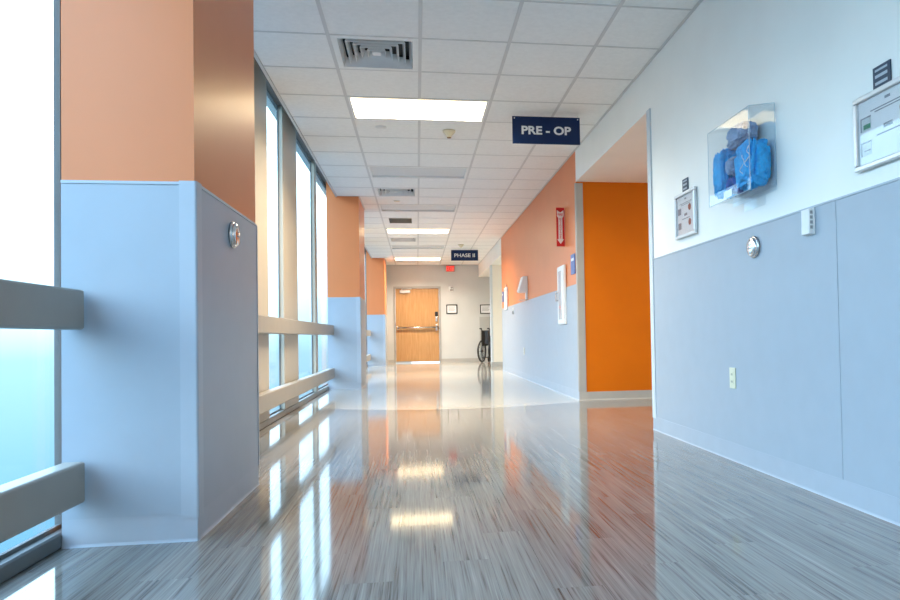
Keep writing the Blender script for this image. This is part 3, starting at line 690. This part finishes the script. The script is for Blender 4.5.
# ================================================================== NEAR RIGHT WALL: notices, box, button, thermostat, outlet
def notice(y0, y1, z0, z1, label, kind):
    t = thing('notice_frame', label, 'frame', (XR, (y0 + y1) / 2, z0), 0, 'silver framed notices on the right wall')
    f, d = 0.021, 0.024
    for a in ((y0, y1, z0, z0 + f), (y0, y1, z1 - f, z1), (y0, y0 + f, z0 + f, z1 - f), (y1 - f, y1, z0 + f, z1 - f)):
        obj('frame_bar', B((XR - d, XR - 0.001, a[0], a[1], a[2], a[3]), bevel=0.005, seg=2), ALU, t)
    pg = obj('notice_sheet', B((XR - 0.010, XR - 0.0015, y0 + f, y1 - f, z0 + f, z1 - f)), PAPER, t)
    xs = XR - 0.0115; xe = XR - 0.0102
    cy = (y0 + y1) / 2; zt = z1 - f
    def line(yc, wd, z, h=0.004): obj('print_line', B((xs, xe, yc - wd / 2, yc + wd / 2, z, z + h)), INK, pg)
    line(cy, 0.03, zt - 0.028, 0.010); line(cy, 0.20, zt - 0.052); line(cy, 0.15, zt - 0.062)
    line(cy, 0.05, zt - 0.135, 0.016); line(cy, 0.13, zt - 0.155, 0.005)
    yl = y1 - f - 0.045          # left in the picture = far from the viewer
    yr = y0 + f + 0.085
    for k, z in enumerate((zt - 0.118, zt - 0.214)):
        if kind == 1:
            obj('print_patch', B((xs, xe, yl - 0.026, yl + 0.026, z, z + 0.042)), INK, pg)
            bm = bmesh.new(); lathe(bm, [(0, 0), (0.022, 0), (0.022, 0.0012), (0, 0.0012)], (xe, yr, z + 0.03), (-1, 0, 0), 20); obj('print_picture', bm, REDP, pg)
        else:
            obj('print_patch', B((xs, xe, yl - 0.03, yl + 0.026, z, z + 0.048)), mat('pale_print', (0.55, 0.58, 0.60), 0.6, var=0.1, vscale=60), pg)
            obj('print_border', B((xs, xe, yl + 0.0265, yl + 0.034, z, z + 0.048)), INK, pg)  # dark printed strips along two edges of the patch
            obj('print_border', B((xs, xe, yl - 0.03, yl + 0.034, z + 0.0485, z + 0.054)), INK, pg)
            if k == 0: obj('print_stripe', B((xs - 0.001, xe - 0.0014, yl - 0.028, yl + 0.014, z + 0.006, z + 0.024)), GRN, pg)
            else: obj('print_stripe', B((xs - 0.001, xe - 0.0014, yl - 0.028, yl + 0.014, z + 0.016, z + 0.020)), INK, pg)
            bm = bmesh.new(); lathe(bm, [(0, 0), (0.022, 0), (0.022, 0.0012), (0, 0.0012)], (xe, yr, z + 0.03), (-1, 0, 0), 20); obj('print_picture', bm, REDP, pg)
    obj('cover_glass', B((XR - 0.0160, XR - 0.0145, y0 + f + 0.0005, y1 - f - 0.0005, z0 + f + 0.0005, z1 - f - 0.0005)), PGLASS, t)
notice(4.208, 4.552, 1.344, 1.640, 'silver framed notice beside the side hallway opening', 1)
notice(2.185, 2.574, 1.344, 1.634, 'silver framed notice cut off at the right edge of the photo', 2)
def plaque(y0, y1, z0, z1, label):
    t = thing('room_plaque', label, 'sign', (XR, (y0 + y1) / 2, z0), 0, 'small dark plaques above the framed notices')
    p = obj('plate', B((XR - 0.006, XR - 0.001, y0, y1, z0, z1)), mat('dark_plaque', (0.02, 0.045, 0.085), 0.4, var=0.05, vscale=30), t)
    h = z1 - z0
    for a, b in ((0.76, 0.86), (0.46, 0.60), (0.14, 0.27)):
        obj('stripe', B((XR - 0.0072, XR - 0.0062, y0 + 0.016, y1 - 0.014, z0 + h * a, z0 + h * b)), mat('pale_stripe', (0.42, 0.48, 0.55), 0.5, var=0.05, vscale=40), t)
plaque(4.345, 4.440, 1.646, 1.728, 'small dark striped plaque above the notice by the side hallway')
plaque(2.365, 2.466, 1.640, 1.722, 'small dark striped plaque above the notice at the right edge')

# clear acrylic dispenser box
bxx = thing('dispenser_box', 'clear acrylic wall box holding crumpled blue caps', 'box', (XR, 3.45, 1.41))
bd = 0.142; by0, by1, bz0, bz1 = 3.215, 3.70, 1.412, 1.818
xf = XR - bd; th = 0.004
obj('back_panel', B((XR - 0.006, XR - 0.002, by0, by1, bz0, bz1 + 0.018)), ACRYL, bxx)
obj('front_panel', B((xf, xf + th, by0, by1, bz0, bz1)), ACRYL, bxx)
for a in (by0, by1 - th):
    bm = bmesh.new(); pts = [(xf + th, bz0 + 0.0), (xf + 0.045, bz0 + 0.018), (xf + 0.09, bz0 + 0.028), (XR - 0.0062, bz0 + 0.024), (XR - 0.0062, bz1 + 0.018), (xf + th, bz1)]
    prism(bm, pts, 1, a, a + th); obj('side_panel', bm, ACRYL, bxx)
bm = bmesh.new(); prism(bm, [(xf, bz1 + 0.0005), (xf, bz1 + 0.004), (XR - 0.007, bz1 + 0.022), (XR - 0.007, bz1 + 0.0185)], 1, by0, by1); obj('lid', bm, ACRYL, bxx)
bm = bmesh.new(); prism(bm, [(xf + th + 0.0002, bz0 - 0.001), (xf + 0.045, bz0 + 0.016), (xf + 0.09, bz0 + 0.026), (XR - 0.0065, bz0 + 0.022), (XR - 0.0065, bz0 + 0.018), (xf + 0.09, bz0 + 0.022), (xf + 0.045, bz0 + 0.012), (xf + th + 0.0002, bz0 - 0.005)], 1, by0 + th, by1 - th); obj('floor_panel', bm, ACRYL, bxx)
obj('hanging_lip', B((XR - 0.008, XR - 0.002, 3.33, 3.56, bz0 - 0.05, bz0 - 0.0005)), ACRYL, bxx)
for pts in ([(xf - 0.0005, by0, bz0), (xf - 0.0005, by0, bz1)], [(xf - 0.0005, by1, bz0), (xf - 0.0005, by1, bz1)], [(xf - 0.0005, by0, bz1 + 0.002), (xf - 0.0005, by1, bz1 + 0.002)],
            [(xf - 0.0005, by0, bz0), (xf - 0.0005, by1, bz0)], [(XR - 0.007, by0 - 0.001, bz0 + 0.024), (XR - 0.007, by0 - 0.001, bz1 + 0.02)], [(xf, by0 - 0.0005, bz1 + 0.003), (XR - 0.007, by0 - 0.0005, bz1 + 0.021)]):
    bm = bmesh.new(); tube(bm, pts, 0.0017, 5); obj('polished_edge', bm, ACEDGE, bxx)
def crumple(name, label, cat, c, size, m, seed, amp=0.22, flat=0.6, ties=0):
    bm = bmesh.new(); bmesh.ops.create_icosphere(bm, subdivisions=5, radius=1.0)
    off = Vector((seed * 7.3, seed * 3.1, seed * 1.7))
    for v in bm.verts:
        d = v.co.normalized()
        q = Vector([math.copysign(abs(x) ** flat, x) for x in d])
        wv = d + Vector((noise.noise(d * 1.7 + off), noise.noise(d * 1.7 + off * 2), noise.noise(d * 1.7 - off))) * 0.35
        rdg = 0
        for sc, am in ((2.3, 1.0), (4.9, 0.65), (10.5, 0.40), (21.0, 0.16)):
            rdg += am * (1 - 2.6 * abs(noise.noise(wv * sc + off)))
        k = 1.04 + amp * (rdg - 1.5) * 0.42
        q *= min(max(k, 0.5), 1.06)
        v.co = Vector((c[0] + q.x * size[0] / 2, c[1] + q.y * size[1] / 2, c[2] + q.z * size[2] / 2))
    t = obj(name, bm, m, None, True); tag(t, label, cat, 'blue caps in the clear wall box')
    rnd = random.Random(seed)
    for k in range(ties):
        y = c[1] - size[1] * (0.42 - 0.28 * k); z = c[2] + size[2] * (0.30 - 0.12 * k); x = c[0] - size[0] * 0.50
        pts = []
        for i in range(12):
            pts.append((x + 0.002 * math.sin(i * 1.3), y + 0.020 * math.sin(i * 0.9 + k) + 0.003 * i, z - 0.009 * i))
        b2 = bmesh.new(); tube(b2, pts, 0.0022, 5); obj('tie_string', b2, LETTER, t, True)
    return t
xm = (xf + XR) / 2 - 0.002
crumple('surgical_cap', 'bright blue crumpled cap bundle with white ties at the near end of the box', 'cap', (xm, 3.328, 1.562), (0.118, 0.205, 0.238), CAPBLUE, 3, 0.42, 0.5, 2)
crumple('surgical_cap', 'bright blue crumpled cap bundle at the far end of the box', 'cap', (xm, 3.619, 1.578), (0.118, 0.140, 0.252), CAPBLUE, 11, 0.40, 0.45)
crumple('surgical_cap', 'pale grey-blue crumpled cap on top in the middle of the box', 'cap', (xm + 0.01, 3.455, 1.742), (0.10, 0.225, 0.115), CAPGREY, 5, 0.45, 0.6)
crumple('surgical_cap', 'pale grey ball of netting in the middle of the box', 'cap', (xm - 0.005, 3.490, 1.590), (0.11, 0.098, 0.10), CAPGREY, 8, 0.50, 0.8)
crumple('surgical_cap', 'deep blue crumpled cap at the bottom middle of the box', 'cap', (xm, 3.490, 1.492), (0.115, 0.105, 0.085), CAPDEEP, 9, 0.45, 0.7)
lb = obj('paper_tag', B((xf + 0.0065, xf + 0.008, 3.437, 3.53, 1.424, 1.462)), PAPER); tag(lb, 'small white paper tag at the bottom of the clear wall box', 'tag')

def button(y, z, x, sgn, label, ):
    t = thing('push_button', label, 'button', (x, y, z - 0.057))
    ax = (sgn, 0, 0)
    bm = bmesh.new(); lathe(bm, [(0, 0.0006), (0.057, 0.0006), (0.058, 0.006), (0.056, 0.012), (0.050, 0.0145), (0, 0.0145)], (x, y, z), ax, 40); obj('rim', bm, STEEL, t, True)
    bm = bmesh.new(); lathe(bm, [(0.0495, 0.0148), (0.049, 0.022), (0.044, 0.0262), (0.025, 0.0285), (0, 0.029)], (x, y, z), ax, 40); p = obj('cap', bm, CHROME, t, True)
    for k, wd in ((0, 0.030), (1, 0.050)):
        zz = z + 0.008 - 0.018 * k; a = x + sgn * 0.0285; b = x + sgn * 0.0296
        obj('engraving', B((a, b, y - wd / 2, y + wd / 2, zz, zz + 0.006)), GREYP, p)
button(3.452, 1.161, XR - e, -1, 'round steel door push button on the right wall')
button(3.225, 1.182, XC + 0.007, 1, 'round steel door push button on the nearest column')

t = thing('thermostat', 'white wall thermostat above the seam of the wainscot', 'thermostat', (XR - e, 2.923, 1.147))
xw = XR - e - 0.0005
obj('cover', B((xw - 0.026, xw - 0.006, 2.890, 2.957, 1.150, 1.262), bevel=0.003), PLASTIC, t)
obj('back_plate', B((xw - 0.0058, xw, 2.887, 2.960, 1.147, 1.265), bevel=0.002), PLASTIC, t)
obj('front_flap', B((xw - 0.0275, xw - 0.0262, 2.893, 2.954, 1.152, 1.186), bevel=0.0005, seg=1), PLASTIC, t)
for k in range(4):
    obj('vent_slot', B((xw - 0.022, xw - 0.010, 2.8888, 2.8899, 1.172 + k * 0.022, 1.186 + k * 0.022)), GREYP, t)

def outlet(y, z, label, w_=0.072, h=0.116, m=IVORY, x=XR - e):
    t = thing('power_outlet', label, 'outlet', (x, y, z - h / 2))
    obj('cover_plate', B((x - 0.006, x - 0.0005, y - w_ / 2, y + w_ / 2, z - h / 2, z + h / 2), bevel=0.002), m, t)
    for s in (-1, 1):
        r = obj('socket', B((x - 0.0085, x - 0.0062, y - 0.017, y + 0.017, z + s * 0.020 - 0.014, z + s * 0.020 + 0.014), bevel=0.001), m, t)
        for q in (-0.006, 0.006): obj('slot', B((x - 0.0092, x - 0.0086, y + q - 0.0015, y + q + 0.0015, z + s * 0.020 - 0.005, z + s * 0.020 + 0.006)), DARK, r)
outlet(3.746, 0.464, 'ivory power outlet low on the right wall')
outlet(11.55, 0.46, 'small ivory power outlet low on the wall under the soap dispenser')

# ================================================================== FAR STRETCH OF THE RIGHT WALL
# projecting fire extinguisher sign
t = thing('fire_extinguisher_sign', 'red projecting sign with a white arrow reading FIRE EXTINGUISHER', 'sign', (XR - 0.055, 8.19, 1.765))
FY = 8.19; fx0, fx1 = XR - 0.104, XR - 0.006; fz0, fz1 = 1.765, 2.226
obj('sign_plate', B((fx0, fx1, FY - 0.0015, FY + 0.0015, fz0, fz1)), RED, t)
obj('wall_flange', B((XR - 0.0055, XR - 0.0005, FY - 0.0015, FY + 0.05, fz0 + 0.01, fz1 - 0.004)), mat('pink_flange', (0.70, 0.42, 0.42), 0.4, var=0.03, vscale=20), t)
cx = (fx0 + fx1) / 2
bm = bmesh.new()
prism(bm, [(cx - 0.040, fz1 - 0.03), (cx, fz1 - 0.058), (cx + 0.040, fz1 - 0.03), (cx + 0.040, fz1 - 0.10), (cx + 0.024, fz1 - 0.125), (cx + 0.024, fz0 + 0.085), (cx + 0.040, fz0 + 0.085), (cx, fz0 + 0.028), (cx - 0.040, fz0 + 0.085), (cx - 0.024, fz0 + 0.085), (cx - 0.024, fz1 - 0.125), (cx - 0.040, fz1 - 0.10)], 1, FY - 0.003, FY - 0.0018)
obj('arrow', bm, LETTER, t)
obj('lettering', place_text(text_mesh('FIRE', 0.026, 0.02, 0.001, 0.060), '-y', (cx, FY - 0.0040, fz1 - 0.083)), RED, t)
word = 'EXTINGUISHER'
for i, ch in enumerate(word):
    obj('lettering', place_text(text_mesh(ch, 0.0155, 0.02, 0.001, 0.020 if ch != 'I' else 0.006), '-y', (cx, FY - 0.0040, fz1 - 0.135 - i * 0.0205)), RED, t)
# extinguisher cabinet
cy0, cy1, cz0, cz1 = 8.15, 8.545, 0.845, 1.548; cd = 0.030
t = thing('extinguisher_cabinet', 'white wall cabinet for a fire extinguisher with a narrow glass strip', 'cabinet', (XR, (cy0 + cy1) / 2, cz0))
xcb = XR - 0.0065
obj('box', B((xcb - cd + 0.006, xcb, cy0, cy1, cz0, cz1), bevel=0.004), PLASTIC, t)
dr = obj('door', B((xcb - cd, xcb - cd + 0.0055, cy0 + 0.012, cy1 - 0.012, cz0 + 0.012, cz1 - 0.012), bevel=0.002), PLASTIC, t)
obj('glass_strip', B((xcb - cd - 0.0015, xcb - cd - 0.0003, 8.30, 8.46, cz0 + 0.06, cz1 - 0.06)), mat('grey_strip', (0.50, 0.53, 0.57), 0.2, var=0.05, vscale=20), dr)
obj('handle', B((xcb - cd - 0.03, xcb - cd - 0.0003, 8.485, 8.525, 1.13, 1.145), (xcb - cd - 0.03, xcb - cd - 0.0003, 8.485, 8.525, 1.225, 1.24), (xcb - cd - 0.03, xcb - cd - 0.02, 8.485, 8.525, 1.145, 1.225)), STEEL, dr)
obj('lettering', place_text(text_mesh('FIRE', 0.04, 0.01, 0.0008, 0.12), '-x', (xcb - cd - 0.0022, 8.38, 1.05)), mat('pale_red_print', (0.62, 0.25, 0.22), 0.5, var=0.05, vscale=20), dr)
# blue room plates
def plate(y0, y1, z0, z1, label):
    t = thing('room_plate', label, 'sign', (XR, (y0 + y1) / 2, z0), 0, 'blue room plates')
    obj('plate', B((XR - 0.014, XR - 0.0005, y0, y1, z0, z1), bevel=0.003), BLUEP, t)
    obj('name_strip', B((XR - 0.0155, XR - 0.0142, y0 + 0.03, y1 - 0.03, z1 - 0.075, z1 - 0.045)), PAPER, t)
plate(7.66, 7.85, 1.398, 1.622, 'blue room plate beside the grey corner guard')
plate(14.22, 14.42, 1.405, 1.615, 'small blue room plate at the far end of the orange wall')
# soap dispenser
t = thing('soap_dispenser', 'white wedge-shaped soap dispenser on the orange wall', 'dispenser', (XR, 11.22, 1.405))
bm = bmesh.new(); prism(bm, [(XR - 0.001, 1.405), (XR - 0.120, 1.405), (XR - 0.140, 1.420), (XR - 0.140, 1.44), (XR - 0.076, 1.655), (XR - 0.07, 1.66), (XR - 0.001, 1.66)], 1, 11.09, 11.34)
bmesh.ops.bevel(bm, geom=list(bm.edges), offset=0.005, segments=2, affect='EDGES')
bdy = obj('body', bm, PLASTIC, t)
obj('push_front', B((XR - 0.147, XR - 0.1405, 11.13, 11.30, 1.42, 1.445), bevel=0.002), PLASTIC, t)
obj('drip_guide', B((XR - 0.03, XR - 0.001, 11.10, 11.17, 1.29, 1.404), bevel=0.004), PLASTIC, t)
obj('drip_tray', B((XR - 0.125, XR - 0.001, 11.10, 11.32, 1.283, 1.2895)), mat('clear_tray', (0.80, 0.62, 0.50), 0.2, var=0.03, vscale=20), t)
# slim chart holder near the far end
t = thing('chart_holder', 'tall narrow white wall holder near the far end of the orange wall', 'holder', (XR, 13.72, 1.225))
obj('back', B((XR - 0.012, XR - 0.0075, 13.53, 13.92, 1.225, 1.66)), PLASTIC, t)
obj('frame', B((XR - 0.034, XR - 0.0122, 13.53, 13.57, 1.225, 1.66), (XR - 0.034, XR - 0.0122, 13.88, 13.92, 1.225, 1.66), (XR - 0.034, XR - 0.0122, 13.57, 13.88, 1.225, 1.265), (XR - 0.034, XR - 0.0122, 13.57, 13.88, 1.62, 1.66)), PLASTIC, t)
obj('hook', B((XR - 0.02, XR - 0.0075, 13.70, 13.75, 1.6605, 1.72)), GREYP, t)
t = thing('door_switch', 'small grey switch on the wainscot between dispenser and chart holder', 'switch', (XR - e, 12.74, 1.105))
obj('plate', B((XR - e - 0.012, XR - e - 0.0005, 12.68, 12.80, 1.105, 1.225), bevel=0.002), PLASTIC, t)
obj('rocker', B((XR - e - 0.030, XR - e - 0.0122, 12.69, 12.79, 1.108, 1.165), bevel=0.004), GREYP, t)

# ================================================================== WHEELCHAIR (folded, parked in the far nook)
wc = thing('wheelchair', 'folded black wheelchair parked in the nook beside the wooden door', 'wheelchair', (1.865, 19.05, 0.0), math.radians(180 - 26))
def circ(c, r, n=28): return [(c[0], c[1] + r * math.cos(2 * math.pi * k / n), c[2] + r * math.sin(2 * math.pi * k / n)) for k in range(n)]
RW = 0.305
for s in (-1, 1):
    x = s * 0.15
    bm = bmesh.new(); tube(bm, circ((x, 0, RW), RW - 0.024), 0.024, 8, True); wh = obj('wheel', bm, BLACK, wc, True, True)
    bm = bmesh.new(); tube(bm, circ((x + s * 0.035, 0, RW), RW - 0.05), 0.008, 6, True)
    for k in range(12):
        a = 2 * math.pi * k / 12
        tube(bm, [(x, 0.02 * math.cos(a), RW + 0.02 * math.sin(a)), (x, (RW - 0.035) * math.cos(a), RW + (RW - 0.035) * math.sin(a))], 0.004, 5)
    lathe(bm, [(0, -0.03), (0.03, -0.03), (0.03, 0.03), (0, 0.03)], (x, 0, RW), (1, 0, 0), 12)
    bmesh.ops.translate(bm, verts=list(bm.verts), vec=-ORIG[wh.name] + ORIG[wc.name]); obj('spokes_and_hub', bm, BLACK, wh, True, True)
    x2 = s * 0.11
    bm = bmesh.new(); tube(bm, circ((x2, -0.42, 0.085), 0.068, 18), 0.016, 8, True); lathe(bm, [(0, -0.012), (0.06, -0.012), (0.06, 0.012), (0, 0.012)], (x2, -0.42, 0.085), (1, 0, 0), 16); obj('caster', bm, BLACK, wc, True, True)
    bm = bmesh.new()
    tube(bm, [(x2, 0.10, 0.12), (x2, 0.10, 0.90)], 0.012, 8); tube(bm, [(x2, 0.10, 0.13), (x2, -0.40, 0.13), (x2, -0.42, 0.17), (x2, -0.42, 0.46), (x2, 0.10, 0.46)], 0.012, 8)
    tube(bm, [(x2, -0.42, 0.46), (x2, -0.58, 0.40), (x2, -0.66, 0.14)], 0.011, 8)
    obj('side_frame', bm, BLACK, wc, True, True)
    bm = bmesh.new(); tube(bm, [(x2, 0.10, 0.895), (x2, 0.13, 0.915), (x2, 0.23, 0.915)], 0.018, 8); obj('push_handle', bm, BLACK, wc, True, True)
    obj('armrest', B((x2 - 0.025, x2 + 0.025, -0.26, 0.06, 0.685, 0.72), bevel=0.008), BLACKV, wc, False, True)
    obj('side_guard', B((x2 - 0.006, x2 + 0.006, -0.24, 0.08, 0.47, 0.68)), BLACKV, wc, False, True)
    obj('footplate', B((x2 - 0.01, x2 + 0.01, -0.80, -0.62, 0.07, 0.20), bevel=0.004), BLACK, wc, False, True)
bm = bmesh.new()   # folded seat: a fabric sling pushed up into a ridge
prism(bm, [(-0.10, 0.46), (-0.035, 0.60), (0.0, 0.64), (0.035, 0.60), (0.10, 0.46), (0.085, 0.46), (0.025, 0.58), (0.0, 0.61), (-0.025, 0.58), (-0.085, 0.46)], 1, -0.38, 0.06)
obj('seat', bm, BLACKV, wc, False, True)
bm = bmesh.new(); prism(bm, [(-0.115, 0.10), (-0.04, 0.02), (0.04, 0.02), (0.115, 0.10), (0.115, 0.125), (0.04, 0.045), (-0.04, 0.045), (-0.115, 0.125)], 2, 0.50, 0.87)
obj('backrest', bm, BLACKV, wc, False, True)
